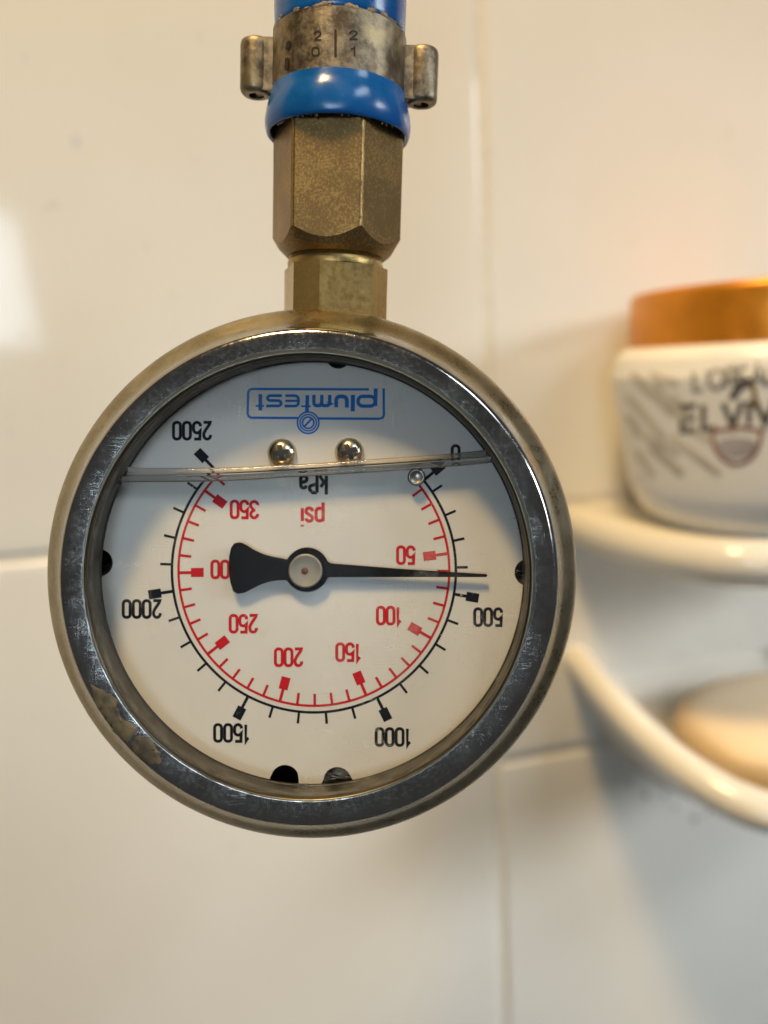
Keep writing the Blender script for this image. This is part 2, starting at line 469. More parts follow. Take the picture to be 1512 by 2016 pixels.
# dried splashes on the tile left of the gauge, one mass
bm = bmesh.new()
def blob(bm, u, v, z, ru, rv, h, ang=0.0, seg=12):
    c, s = math.cos(ang), math.sin(ang); rings = []
    for f, hh in ((1, 0), (.8, .55), (.45, .9)):
        rings.append([bm.verts.new(V((u + (ru * f * math.cos(a) * c - rv * f * math.sin(a) * s), v + (ru * f * math.cos(a) * s + rv * f * math.sin(a) * c), z + h * hh)))
                      for a in [2 * math.pi * i / seg for i in range(seg)]])
    for a, b in zip(rings, rings[1:]):
        for i in range(seg): bm.faces.new((a[i], a[(i + 1) % seg], b[(i + 1) % seg], b[i]))
    bm.faces.new(rings[-1])
for px, py, rr in ((50, 115, 1.0), (130, 245, .9), (150, 270, 2.6), (150, 345, .8), (360, 505, 1.1), (340, 580, 1.2), (130, 520, 1.0), (150, 615, 1.0), (120, 715, .9),
                   (20, 812, .9), (75, 812, .8), (45, 660, .7), (290, 485, .8), (345, 640, .9), (205, 800, .8), (385, 315, .8), (20, 850, .8), (205, 1672, .8), (140, 1742, .8), (1045, 300, 1.0), (970, 297, .9), (885, 640, 1.2)):
    u, v, _ = hit(px, py); blob(bm, u, v, .1, rr * random.uniform(.6, 1), rr * random.uniform(.4, .8), .22, random.uniform(0, 3))
o = obj('dried_splash', bm, M['drop'], wall); o['kind'] = 'stuff'

# ================================================================== SOAP HOLDER
axis_u, axis_v, axis_d = hit(1487, 900, 43)            # the holder's middle line
uL = hit(1098, 990, 0)[0]
HW = axis_u - uL
v_shelf = hit(1150, 990, 0)[1]
print('holder', axis_u, HW, v_shelf, axis_d)
holder = thing('soap_holder', 'cream glazed ceramic soap holder with a shelf above a round dish', 'soap holder',
               WALL @ Matrix.Translation(V((axis_u, v_shelf, 0))))
DV = v_shelf
# back plate
pl0, pl1 = uj + GAP / 2 - axis_u, uj + GAP / 2 + TW - axis_u
obj('back_plate', rounded_tile(pl0, vb + GAP / 2 - DV, pl1, vj - GAP / 2 - DV, .6, 2.4), M['plate'], holder)
def plan(hw, out, p, n=40, fl=.0):
    """half outline from the wall round the front and back to the wall"""
    o = []
    for i in range(n + 1):
        a = math.pi * i / n
        c, s = math.cos(a), math.sin(a)
        o.append((hw * math.copysign(abs(c) ** (2 / p), c) * (2.1 if c > 0 else 1), out * abs(s) ** (2 / p)))   # wider to the right of the jar
    return o
def ringstack(rows, p, n=40):
    """rows: (hw, out, v function of w, wall-side z)"""
    bm = bmesh.new(); prev = None
    for hw, out, vf in rows:
        ring = [bm.verts.new(V((x, vf(z), z + .5))) for x, z in plan(hw, out, p, n)]
        if prev:
            for i in range(len(ring) - 1): bm.faces.new((prev[i], prev[i + 1], ring[i + 1], ring[i]))
        prev = ring
    return bm, prev
OUT = 74
def k(v): return lambda w: v
rows = [(HW * .86, OUT * .80, k(-14)), (HW - 4.5, OUT - 4.5, k(-13.2)), (HW - 1.6, OUT - 1.6, k(-11.2)), (HW, OUT, k(-7.5)), (HW - .3, OUT - .3, k(-4.5)),
        (HW - 1.6, OUT - 1.6, k(-2.0)), (HW - 4.0, OUT - 4.0, k(-.5)), (HW - 7.5, OUT - 7.5, k(-.2)), (HW - 11, OUT - 11, k(-.9)), (HW * .6, OUT * .6, k(-1.2)), (HW * .12, OUT * .12, k(-1.2))]
bm, last = ringstack(rows, 3.0)
bm.faces.new(last)
obj('shelf', bm, M['ceramic'], holder)
# dish
vr0 = hit(1112, 1290, 0)[1] - DV
DO = 80
def rim(dv, dip=24.0): return lambda w: vr0 + dv - dip * (max(w, 0) / DO) ** 1.05
HD = axis_u - hit(1106, 990)[0]
FL = hit(1545, 1440, 42)[1] - DV - 10.5                # level of the dish floor, under the soap
print('dish', vr0, FL)
def fl(w): return FL + max(0, vr0 - 9 - FL) * max(0, 1 - max(w, 0) / 46) ** 2.2     # floor sweeping up to the wall
def mixv(f, a, t): return lambda w: a(w) * (1 - t) + (f(w) if callable(f) else f) * t
FB = min(FL - 6, vr0 - 36)
rows = [(HD * .35, DO * .40, k(FB - 1)), (HD * .62, DO * .66, k(FB)), (HD - 13, DO - 14, mixv(FB + 3, rim(-15), .65)), (HD - 5, DO - 5, mixv(FB + 8, rim(-9), .25)), (HD - 1, DO - 1, rim(-4)), (HD, DO, rim(-1)),
        (HD - 1, DO - 1, rim(2.0)), (HD - 3.5, DO - 3.5, rim(3.6)), (HD - 6.5, DO - 6.5, rim(3.3)), (HD - 9.5, DO - 9.5, rim(1.2)), (HD - 12, DO - 12, mixv(fl, rim(-2), .35)), (HD - 15, DO - 15, mixv(fl, rim(-4), .75)), (HD - 19, DO - 19, mixv(fl, rim(-5), .96)),
        (HD * .60, DO * .62, fl), (HD * .45, DO * .46, fl), (HD * .32, DO * .33, fl), (HD * .2, DO * .2, fl), (HD * .1, DO * .1, fl), (HD * .03, DO * .03, fl), (.05, .05, fl)]
bm, last = ringstack(rows, 2.5, 56)
obj('dish', bm, M['ceramic'], holder)
# specks of mould in the joint under the shelf and the dish, one mass
bm = bmesh.new()
for px, py, out, rr in ((1272, 1568, 1, 1.3), (1310, 1565, 1, 1.0), (1368, 1612, 1, 1.5), (1240, 1540, 1, 1.0), (1330, 1590, 1, .9), (1395, 1600, 1, 1.0), (1435, 1112, 1, 2.4), (1425, 1106, 1, 1.6), (1380, 1118, 1, 1.2)):
    u, v, _ = hit(px, py, out); blob(bm, u - axis_u, v - DV, .75, rr * .9, rr * .7, .3, random.uniform(0, 3))
o = obj('mould_speck', bm, M['scum'], holder); o['kind'] = 'stuff'

# ================================================================== SOAP
su, sv, sd = hit(1545, 1440, 42)
soap = thing('soap_bar', 'worn pale orange bar of soap lying in the ceramic dish', 'soap',
             WALL @ Matrix.Translation(V((su, sv, 42))) @ Matrix.Rotation(R(10), 4, 'X') @ Matrix.Rotation(R(-90), 4, 'X'))
bm = bmesh.new()
def superell(bm, a, b, c, e1=.75, e2=.9, nu=40, nv=20):
    sg = lambda x, e: math.copysign(abs(x) ** e, x)
    g = []
    for j in range(nv + 1):
        ph = -math.pi / 2 + math.pi * j / nv; row = []
        for i in range(nu):
            th = 2 * math.pi * i / nu
            row.append(bm.verts.new(V((a * sg(math.cos(ph), e1) * sg(math.cos(th), e2), b * sg(math.cos(ph), e1) * sg(math.sin(th), e2), c * sg(math.sin(ph), e1)))))
        g.append(row)
    for j in range(nv):
        for i in range(nu):
            bm.faces.new((g[j][i], g[j][(i + 1) % nu], g[j + 1][(i + 1) % nu], g[j + 1][i]))
    bmesh.ops.remove_doubles(bm, verts=bm.verts, dist=1e-6)
superell(bm, 36, 26, 10, .62)
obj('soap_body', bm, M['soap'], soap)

# ================================================================== JAR
ju, jv, jd = axis_u, 0, axis_d
jr = 275 / F * axis_d
jar = thing('cosmetic_jar', 'white hair mask jar with orange gold lid standing on the ceramic shelf', 'jar',
            WALL @ Matrix.Translation(V((ju, v_shelf - 1.0, 43))))
JW = jar.matrix_world.copy(); JI = JW.inverted()
def jrow(py):      # height in mm of a photo row on the jar's outline at its axis depth
    o = JW.translation; d = ray(1210, py); tt = o.dot(FWD)
    return (d * tt - o).z / MM
z_lidtop, z_lid0, z_sh, z_wide, z_low = jrow(585), jrow(690), jrow(712), jrow(742), jrow(952)
print('jar', jr, z_lidtop, z_lid0, z_sh, z_wide, z_low)
rl = jr * (1480 - 1240) / 275
def up(prof): return lathe(bmesh.new(), prof, 96, lambda p: Vector((p.x, p.z, -p.y)))
bot = .6
body_prof = smooth_prof([(0.01, bot), (jr * .60, bot), (jr * .66, bot + .8), (jr * .765, bot + 4.0), (jr * .83, bot + 8.5), (jr * .873, max(z_low, bot + 14)),
                         (jr * .945, (z_low + z_wide) / 2 + 3), (jr * .985, z_wide - 2), (jr * .99, z_wide), (jr * .98, z_wide + 1.6), (jr * .95, z_sh + 1.2), (rl * .99, z_lid0 + .4), (rl * .93, z_lid0 + 1.2), (rl * .5, z_lid0 + 1.4), (.01, z_lid0 + 1.4)], 4)
jb = obj('jar_body', up(body_prof), M['jar'], jar)
lp = smooth_prof([(rl * .90, z_lid0 + .3), (rl * .985, z_lid0 + .2), (rl, z_lid0 + .9)], 3)[:-1] + \
     [(rl, z_lid0 + 1), (rl * .997, (z_lid0 + z_lidtop) / 2)] + smooth_prof([(rl * .992, z_lidtop - 2.2), (rl * .975, z_lidtop - .6), (rl * .93, z_lidtop)], 3) + [(rl * .9, z_lidtop - .1), (.01, z_lidtop - .1)]
obj('lid', up(lp), M['lid'], jar)
def jrad(h):
    best = jr
    for (r0, z0), (r1, z1) in zip(body_prof, body_prof[1:]):
        if min(z0, z1) <= h <= max(z0, z1) and abs(z1 - z0) > 1e-6 and r0 > rl * .8:
            return r0 + (r1 - r0) * (h - z0) / (z1 - z0)
    return best
JC = JI @ Vector((0, 0, 0)); 
def jmap(px, py, z):
    d = (JI.to_3x3() @ ray(px, py)); o = JC
    r = jr * .95 * MM
    for _ in range(6):
        A = d.x ** 2 + d.z ** 2; B = 2 * (o.x * d.x + o.z * d.z); Cc = o.x ** 2 + o.z ** 2 - r * r
        disc = B * B - 4 * A * Cc
        t = (-B - math.sqrt(max(disc, 0))) / (2 * A)
        p = o + d * t
        r = (jrad(p.y / MM) + .12 + z) * MM
    return p
_zl[0] = 0
bm = bmesh.new()
text(bm, "L'OREAL", 1446, 744, 37, 8, jmap, 0, gap=.11, flip=False, sx=1.02, slope=-.09, sub=6)
obj('jar_lettering', bm, M['jarinkgrey'], jar)
bm = bmesh.new()
text(bm, 'ELVIVE', 1455, 815, 48, 11, jmap, 0, gap=.22, flip=False, sx=1.13, slope=-.09, sub=6)
obj('jar_lettering', bm, M['jarink'], jar)
bm = bmesh.new()
for X0, Y0, X1, Y1, wd in ((530, 690, 760, 910, 15), (505, 815, 700, 1040, 15), (540, 1000, 700, 1105, 15), (630, 1095, 800, 1245, 16), (745, 1045, 1015, 1245, 14), (640, 690, 770, 735, 15),
                           (660, 740, 830, 930, 13), (560, 1130, 640, 1250, 13), (760, 800, 840, 900, 12), (830, 985, 960, 1060, 11), (500, 930, 560, 990, 12), (700, 1080, 780, 1140, 10), (560, 740, 620, 800, 10)):
    ribbon(bm, [(1062 + X0 / 2.88, 500 + Y0 / 2.88), (1062 + X1 / 2.88, 500 + Y1 / 2.88)], wd, lift(.004), jmap, sub=6)
obj('printed_hatching', bm, M['jarhatch'], jar)
bm = bmesh.new()
ribbon(bm, [(1402, 850)] + [(1450 + 48 * math.cos(R(a)), 852 + 62 * math.sin(R(a))) for a in range(170, 5, -15)] + [(1500, 848), (1455, 842)], 9, .02, jmap, closed=True, sub=5)
obj('printed_emblem', bm, M['jarrose'], jar)
bm = bmesh.new()
vs = [bm.verts.new(jmap(1450 + 42 * x, 878 + 24 * y, .0)) for x, y in [(math.cos(R(a)), math.sin(R(a)) * (1 if math.sin(R(a)) > 0 else .7)) for a in range(0, 360, 20)]]
cv = bm.verts.new(jmap(1450, 878, .0))
for i in range(len(vs)): bm.faces.new((cv, vs[i], vs[(i + 1) % len(vs)]))
obj('printed_emblem', bm, M['jarlilac'], jar)
bm = bmesh.new()
ribbon(bm, [(1442, 782), (1456, 762), (1470, 752), (1480, 754)], 15, .03, jmap, sub=5)
obj('printed_swoosh', bm, M['jarink'], jar)
bm = bmesh.new()
ribbon(bm, [(1482, 756), (1486, 780), (1484, 800)], 10, .04, jmap, sub=5)
obj('printed_swoosh', bm, M['jargold'], jar)

# ================================================================== PRESSURE GAUGE
DD = 102.0                                             # dial distance in mm
def cpt(px, py, d): return Vector(((px - 756) / F * d, -(py - 1008) / F * d, d))
D0 = cpt(618, 1123, DD)
gauge = thing('pressure_gauge', 'round steel liquid filled pressure gauge hanging upside down with white dial', 'pressure gauge',
              cols(RT, UP, -FWD, (RT * D0.x + UP * D0.y + FWD * D0.z) * MM))
def G(px, py, z):
    p = cpt(px, py, DD - z)
    return Vector((p.x - D0.x, p.y - D0.y, z)) * MM
K = DD / F                                             # mm per pixel on the dial

# bezel axis: in front of the dial the ring is seen a little lower and further left
LIP = 6.8
b0 = G(606, 1136, LIP) / MM; b1 = G(615, 1128.5, .8) / MM
BX, BY = (b0.x + b1.x) / 2, (b0.y + b1.y) / 2
sc = (DD - LIP) / F
r_open = 437 * sc; r_flat = 489 * sc; r_max = 521.5 * (DD - .8) / F
print('bezel', BX, BY, b0, b1, r_open, r_flat, r_max)
shift = lambda p: Vector((p.x + BX, p.y + BY, p.z))
prof = [(r_open + .5, LIP - 1.9), (r_open + .12, LIP - 1.3), (r_open + .0, LIP - .7)]
prof += smooth_prof([(r_open - .02, LIP - .5), (r_open + .05, LIP - .2), (r_open + .25, LIP - .03), (r_open + .6, LIP), (r_flat - 1.4, LIP - .02), (r_flat - .5, LIP - .08), (r_flat - .05, LIP - .26), (r_flat + .3, LIP - .62),
                     (r_flat + .75, LIP - 1.3), (r_flat + 1.6, LIP - 2.6), (r_max - .9, LIP - 4.3), (r_max - .3, LIP - 5.3), (r_max, LIP - 6.6)], 5)
prof += [(r_max, -6.0), (r_max - .3, -7.2), (r_max - 1.2, -7.6), (r_max - 2.4, -7.6)]
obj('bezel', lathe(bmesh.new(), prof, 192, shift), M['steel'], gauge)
# case behind
cr = r_max - 1.6
obj('case', lathe(bmesh.new(), [(cr, -6.8), (cr, -19), (cr - .6, -20.6), (cr - 2.2, -21.4), (.01, -21.4)], 128, shift), M['rearsteel'], gauge)
obj('case_floor', lathe(bmesh.new(), [(r_open + 3, -5.0), (.01, -5.0)], 96, shift), M['recess'], gauge)
# sleeve and gasket seen inside the opening
sl = [(r_open + .5, LIP - 1.2), (r_open + .10, LIP - 1.6), (r_open + .06, LIP - 2.2), (r_open + .16, 3.9), (r_open + .34, 3.7), (r_open + .40, 1.2), (r_open + .95, 1.0)]
obj('retaining_sleeve', lathe(bmesh.new(), sl, 160, shift), M['sleeve'], gauge)
obj('gasket', lathe(bmesh.new(), [(r_open + .9, .95), (r_open + .42, .9), (r_open + .30, .6), (r_open + .75, .15), (r_open + 1.6, .1)], 160, shift), M['rubber'], gauge)
# a flake of dried glue on the lower left of the ring: thin film with torn outline
bm = bmesh.new()
def on_ring(px, py, lft):
    for zz in (LIP - .2,) * 1:
        p = G(px, py, zz) / MM
    r = math.hypot(p.x - BX, p.y - BY)
    zf = LIP
    for (r0, z0), (r1, z1) in zip(prof[3:], prof[4:]):
        if r0 <= r <= r1 and r1 > r0: zf = z0 + (z1 - z0) * (r - r0) / (r1 - r0)
    return Vector((p.x, p.y, zf + lft)) * MM
def flake(outline, h):
    cx = sum(p[0] for p in outline) / len(outline); cy = sum(p[1] for p in outline) / len(outline)
    rings = []
    for f, hh in ((1, .01), (.93, h), (.55, h * 1.1), (.25, h)):
        rings.append([bm.verts.new(on_ring(cx + (x - cx) * f, cy + (y - cy) * f, hh)) for x, y in outline])
    for a, b in zip(rings, rings[1:]):
        n = len(a)
        for i in range(n): bm.faces.new((a[i], a[(i + 1) % n], b[(i + 1) % n], b[i]))
    bm.faces.new(rings[-1])
def jag(pts, amp=2.5, k=4):
    o = []
    for i in range(len(pts)):
        a, b = pts[i], pts[(i + 1) % len(pts)]
        for j in range(k):
            t = j / k; o.append((a[0] + (b[0] - a[0]) * t + random.uniform(-amp, amp) * (j > 0), a[1] + (b[1] - a[1]) * t + random.uniform(-amp, amp) * (j > 0)))
    return o
flake(jag([(178, 1345), (205, 1357), (232, 1376), (236, 1402), (243, 1428), (262, 1424), (275, 1436), (252, 1462), (226, 1446), (205, 1418), (188, 1385)], 3), .05)
flake(jag([(272, 1448), (295, 1452), (306, 1470), (318, 1482), (316, 1503), (292, 1502), (268, 1486), (258, 1464)], 3), .05)
o = obj('glue_residue', bm, M['film'], gauge)

# dial with its rim notches
RDIAL = 420 * K
notches = [(G(195, 1108, 0), 27), (G(1040, 1127, 0), 27), (G(561, 1534, 0), 28), (G(664, 1538, 0), 28), (G(666, 702, 0), 24)]
bm = bmesh.new(); edge = []; nseg = 720
nn = [(p / MM, r * K) for p, r in notches]
for i in range(nseg):
    a = 2 * math.pi * i / nseg; d = Vector((math.cos(a), math.sin(a), 0)); r = RDIAL
    for c, rn in nn:
        # nearest crossing of the ray with the bite
        b = d.dot(c); disc = b * b - (c.length_squared - rn * rn)
        if disc > 0:
            t = b - math.sqrt(disc)
            if 0 < t < r: r = t
    edge.append(d * r)
ce = bm.verts.new((0, 0, 0)); ev = [bm.verts.new(p * MM) for p in edge]; lo = [bm.verts.new((p - Vector((0, 0, .5))) * MM) for p in edge]
mid = [bm.verts.new(p * .6 * MM) for p in edge]
for i in range(nseg):
    j = (i + 1) % nseg
    bm.faces.new((ce, mid[i], mid[j])); bm.faces.new((mid[i], ev[i], ev[j], mid[j])); bm.faces.new((ev[i], lo[i], lo[j], ev[j]))
obj('dial', bm, M['dial'], gauge, smooth=False)

# --- scales: half turned dial, 270 degrees for 2500 kPa
ROT = -0.6
def ang(kpa): return 45 + ROT - kpa * .108
def pol(r, a): return (618 + r * math.cos(R(a)), 1123 - r * math.sin(R(a)))
RB, RRD = 279.5, 266.5
_zl[0] = 0
Z0 = .015
bm = bmesh.new()
ribbon(bm, [pol(RB, 39.4 - i * (39.4 - ang(2500)) / 160) for i in range(161)], 5.2, Z0, G, cap=False)
def major(bm, rin, rout, a, w0=6, wb=18, blk=25):
    s = 1 if rout > rin else -1
    ribbon(bm, [pol(rin, a), pol(rout, a)], w0, Z0 + lift(), G, cap=False)
    ribbon(bm, [pol(rout, a), pol(rout + s * blk, a)], wb, Z0 + lift(), G, cap=False)
for kp in range(0, 2501, 100):
    a = 39.4 if kp == 0 else ang(kp)
    if kp % 500 == 0: major(bm, RB, 304, a)
    else: ribbon(bm, [pol(RB, a), pol(303, a)], 5.0, Z0 + lift(), G, cap=False)
obj('black_scale', bm, M['inkblack'], gauge, smooth=False)
bm = bmesh.new()
ribbon(bm, [pol(RRD, 41.5 - i * (41.5 - ang(2500)) / 160) for i in range(161)], 4.8, Z0, G, cap=False)
for ps in range(10, 361, 10):
    a = ang(ps * 6.895)
    if ps % 50 == 0: major(bm, RRD, 242, a)
    else: ribbon(bm, [pol(RRD, a), pol(243, a)], 5.2, Z0 + lift(), G, cap=False)
obj('red_scale', bm, M['inkred'], gauge, smooth=False)
for s, x, y in (('2500', 378, 848), ('0', 897, 894), ('500', 961, 1215), ('1000', 774, 1451), ('1500', 456, 1443), ('2000', 279, 1199)):
    bm = bmesh.new(); text(bm, s, x, y, 33, 6.0, G, Z0, gap=.19, sx=.98); obj('black_numeral', bm, M['inkblack'], gauge, smooth=False)
for s, x, y in (('50', 799, 1093), ('100', 766, 1212), ('150', 686, 1284), ('200', 568, 1294), ('250', 479, 1228), ('300', 443, 1121), ('350', 481, 1003)):
    bm = bmesh.new(); text(bm, s, x, y, 33, 6.0, G, Z0, gap=.17, sx=.98); obj('red_numeral', bm, M['inkred'], gauge, smooth=False)
bm = bmesh.new(); text(bm, 'kPa', 617, 952, 31, 6.6, G, Z0, gap=.15); obj('kilopascal_lettering', bm, M['inkblack'], gauge, smooth=False)
bm = bmesh.new(); text(bm, 'psi', 615, 1018, 36, 6.4, G, Z0, gap=.17); obj('psi_lettering', bm, M['inkred'], gauge, smooth=False)

# --- blue maker's mark, traced in enlarged pixels
bm = bmesh.new()
def Lg(x, y, z): return G(470 + x / 4.878, 740 + y / 4.878, z)
def lg(pts, w, closed=False): ribbon(bm, pts, w, Z0 + lift(), Lg, closed, cap=False)
lg([(1250, 130), (125, 126), (102, 136), (90, 165), (86, 360), (95, 388), (118, 402), (568, 405)], 24)
lg([(762, 409), (1350, 412), (1382, 402), (1394, 375), (1392, 120)], 24)
lg([(1316, 120), (1312, 290)], 38)
lg(rrect(1146, 197, 1310, 290, 44), 34, True)
lg([(1097, 182), (1095, 342)], 40)
lg([(1038, 305), (1038, 236)] + arc(1002, 234, 36, 0, -90, 4)[1:] + [(970, 198)] + arc(972, 234, 36, -90, -180, 4)[1:] + [(936, 302)], 38)
lg([(874, 182), (874, 258)] + arc(846, 258, 28, 0, 90, 3) + arc(822, 262, 24, 90, 180, 3) + [(798, 182)], 34)
lg([(798, 262)] + arc(774, 262, 24, 0, 90, 3) + arc(750, 258, 28, 90, 180, 3) + [(722, 182)], 34)
lg([(660, 185), (655, 345)], 36); lg([(600, 292), (692, 292)], 18)
lg([(448, 190), (535, 190)] + arc(540, 225, 34, -90, 0, 4) + arc(540, 256, 34, 0, 90, 4) + [(440, 290)], 27); lg([(448, 240), (572, 240)], 22)
lg([(415, 190), (305, 190)] + arc(300, 213, 23, -90, -270, 5) + [(380, 238)] + arc(382, 263, 25, -90, 90, 5) + [(264, 289)], 28)
lg([(207, 175), (207, 335)], 36); lg([(160, 288), (242, 288)], 18)
for rr, ww in ((103, 17), (79, 15), (55, 18)):
    lg([(667 + rr * math.cos(R(a)), 450 + rr * math.sin(R(a))) for a in range(0, 360, 12)], ww, True)
lg([(628, 488), (697, 416)], 20)
obj('maker_mark', bm, M['inkblue'], gauge, smooth=False)

# --- screws on the dial
def dome(name, px, py, rpx, h, parent):
    c = G(px, py, 0)
    r = rpx * K
    pr = [(r, 0), (r, h * .18)] + [(r * math.cos(R(a)), h * .18 + h * .82 * math.sin(R(a))) for a in (12, 25, 40, 55, 70, 82)] + [(.01, h)]
    o = obj(name, lathe(bmesh.new(), pr, 48), M['chrome'], parent); o.location = c
    return o, r, h
for px, py, ra in ((556, 893, 10), (688, 891, 22)):
    s, r, h = dome('screw', px, py, 29, 1.7, gauge)
    bm = bmesh.new()
    for q in (0, 90):                                  # cross recess: dark inset cut standing just through the crown
        a = R(q + ra); d = Vector((math.cos(a), math.sin(a))); n = Vector((-d.y, d.x))
        for sgn in (1,):
            L = r * .55; wd = r * .17; zt = h * 1.015
            pts = [d * L * x + n * wd * y for x, y in ((-1, -.8), (1, -.8), (1, .8), (-1, .8))]
            top = []
            for f in range(7):
                x = -1 + 2 * f / 6
                zz = h * (.18 + .82 * math.sqrt(max(0, 1 - (abs(x) * .52) ** 2))) + .03 + .004 * (q > 0)
                top.append((bm.verts.new(V((*(d * L * x + n * wd), zz))), bm.verts.new(V((*(d * L * x - n * wd), zz)))))
            for (p0, p1), (q0, q1) in zip(top, top[1:]): bm.faces.new((p0, p1, q1, q0))
    obj('cross_recess', bm, M['recess'], s)
o = obj('stop_pin', lathe(bmesh.new(), [(17 * K, 0), (17 * K, 1.5), (15.5 * K, 1.75), (13 * K, 1.8), (11 * K, 1.68), (.01, 1.68)], 40), M['pin'], gauge)
o.location = G(819, 940, 0)

# --- pointer
ZP = .95
bm = bmesh.new()
pts = [(957, 1130.5), (960, 1133), (957, 1136.2), (800, 1136.2), (652, 1136.5)]
pts += [(604 + 44 * math.cos(R(a)), 1122 + 44 * math.sin(R(a))) for a in range(20, 156, 12)]
pts += [(555, 1142), (535, 1144), (515, 1150), (495, 1160), (482, 1167), (468, 1169), (459, 1164), (453, 1145), (450, 1118), (451, 1095), (455, 1078), (462, 1069), (474, 1068), (484, 1073), (500, 1083), (520, 1092), (540, 1097), (560, 1100.5)]
pts += [(604 + 44 * math.cos(R(a)), 1122 + 44 * math.sin(R(a))) for a in range(206, 343, 12)]
pts += [(652, 1109.5), (800, 1121)]
top = [bm.verts.new(G(x, y, ZP + .35)) for x, y in pts]
low = [bm.verts.new(v.co - Vector((0, 0, .00035))) for v in top]
bm.faces.new(top); bm.faces.new(low)
for i in range(len(top)): bm.faces.new((top[i], top[(i + 1) % len(top)], low[(i + 1) % len(top)], low[i]))
pointer = obj('pointer', bm, M['black'], gauge, smooth=False)
hp = [(33 * K, ZP - .9), (33 * K, ZP + .72), (32 * K, ZP + .86), (29.5 * K, ZP + .92), (28 * K, ZP + .86), (.01, ZP + .9)]
o = obj('hub_cap', lathe(bmesh.new(), hp, 56), M['hub'], pointer); o.location = G(604, 1122, 0) * 1.0
o = obj('hub_pin', lathe(bmesh.new(), [(6.5 * K, ZP + .5), (6.5 * K, ZP + .98), (5 * K, ZP + 1.06), (.01, ZP + 1.06)], 20), M['rust'], pointer); o.location = G(603, 1122, 0)

# --- glycerine: the level sheet with its two beaded edges
ZL = 3.0
def tube(bm, pts, rads, seg=12):
    prev = None
    for i, p in enumerate(pts):
        a = pts[max(0, i - 1)]; b = pts[min(len(pts) - 1, i + 1)]
        d = (b - a).normalized(); n1 = Vector((0, 0, 1)); n1 = (n1 - d * n1.dot(d)).normalized(); n2 = d.cross(n1)
        ring = [bm.verts.new(p + (n1 * math.cos(2 * math.pi * s / seg) * rads[i][1] + n2 * math.sin(2 * math.pi * s / seg) * rads[i][0]) * MM) for s in range(seg)]
        if prev:
            for s in range(seg): bm.faces.new((prev[s], prev[(s + 1) % seg], ring[(s + 1) % seg], ring[s]))
        else: bm.faces.new(ring)
        prev = ring
    bm.faces.new(prev)
up_path = [(238, 921), (262, 926), (320, 927.5), (450, 926), (560, 921), (640, 916.5), (700, 912), (800, 905.5), (880, 899.5), (945, 893), (975, 889)]
lo_path = [(194, 943), (230, 943.5), (350, 943), (450, 940.5), (550, 935), (650, 929), (750, 922.5), (850, 915.5), (920, 910), (965, 905), (1000, 900)]
def dense(p, n=6): return smooth_prof(p, n)
bm = bmesh.new()
P = [G(x, y, 1.35) for x, y in dense(up_path)]
tube(bm, P, [(.40 * min(1, .3 + min(i, len(P) - 1 - i) / 6), .42 * min(1, .3 + min(i, len(P) - 1 - i) / 6)) for i in range(len(P))])
obj('liquid_meniscus', bm, M['liquid'], gauge)
bm = bmesh.new()
P = [G(x, y, 2.0) for x, y in dense(lo_path)]
tube(bm, P, [(.40 * min(1, .3 + min(i, len(P) - 1 - i) / 6), .42 * min(1, .3 + min(i, len(P) - 1 - i) / 6)) for i in range(len(P))])
obj('liquid_meniscus', bm, M['liquid'], gauge)
bm = bmesh.new()
lp0 = [G(x, y, .1) for x, y in dense([(190, 937), (350, 936), (500, 930), (650, 921), (850, 908), (962, 900)])]
a_ = [bm.verts.new(p) for p in lp0]; b_ = [bm.verts.new(p + Vector((0, 0, (ZL - .2) * MM))) for p in lp0]
for i in range(len(a_) - 1): bm.faces.new((a_[i], a_[i + 1], b_[i + 1], b_[i]))
obj('liquid_surface', bm, M['surface'], gauge)
# --- lens
obj('lens', lathe(bmesh.new(), [(r_open + .3, ZL + .55), (r_open - .6, ZL + .6), (.01, ZL + .6)], 128, shift), M['lens'], gauge)

# ================================================================== FITTINGS ABOVE
A0, A1 = cpt(659, 600, 108), cpt(670, 40, 103.2)
def c2w(p): return (RT * p.x + UP * p.y + FWD * p.z) * MM
ax = (A1 - A0).normalized()
axw = (RT * ax.x + UP * ax.y + FWD * ax.z)
yb = (FWD - axw * FWD.dot(axw)).normalized(); xb = yb.cross(axw)
FIT = cols(xb, yb, axw, c2w(A0))
def s_of(py):
    kk = -(py - 1008) / F                              # (A0.y + s ax.y) = kk (A0.z + s ax.z)
    return (kk * A0.z - A0.y) / (ax.y - kk * ax.z)
def rp(px, py): return px / F * (A0.z + s_of(py) * ax.z)
def prism(bm, poly, z0, z1):
    lo = [bm.verts.new(V((x, y, z0))) for x, y in poly]; hi = [bm.verts.new(V((x, y, z1))) for x, y in poly]
    bm.faces.new(lo); bm.faces.new(hi)
    for i in range(len(poly)): bm.faces.new((lo[i], lo[(i + 1) % len(poly)], hi[(i + 1) % len(poly)], hi[i]))
def bevel(bm, off, seg=2, ang=30):
    es = [e for e in bm.edges if len(e.link_faces) == 2 and e.calc_face_angle(0) > R(ang)]
    bmesh.ops.bevel(bm, geom=es, offset=off * MM, segments=seg, profile=.5, affect='EDGES')
def rot2(p, a): return (p[0] * math.cos(a) - p[1] * math.sin(a), p[0] * math.sin(a) + p[1] * math.cos(a))

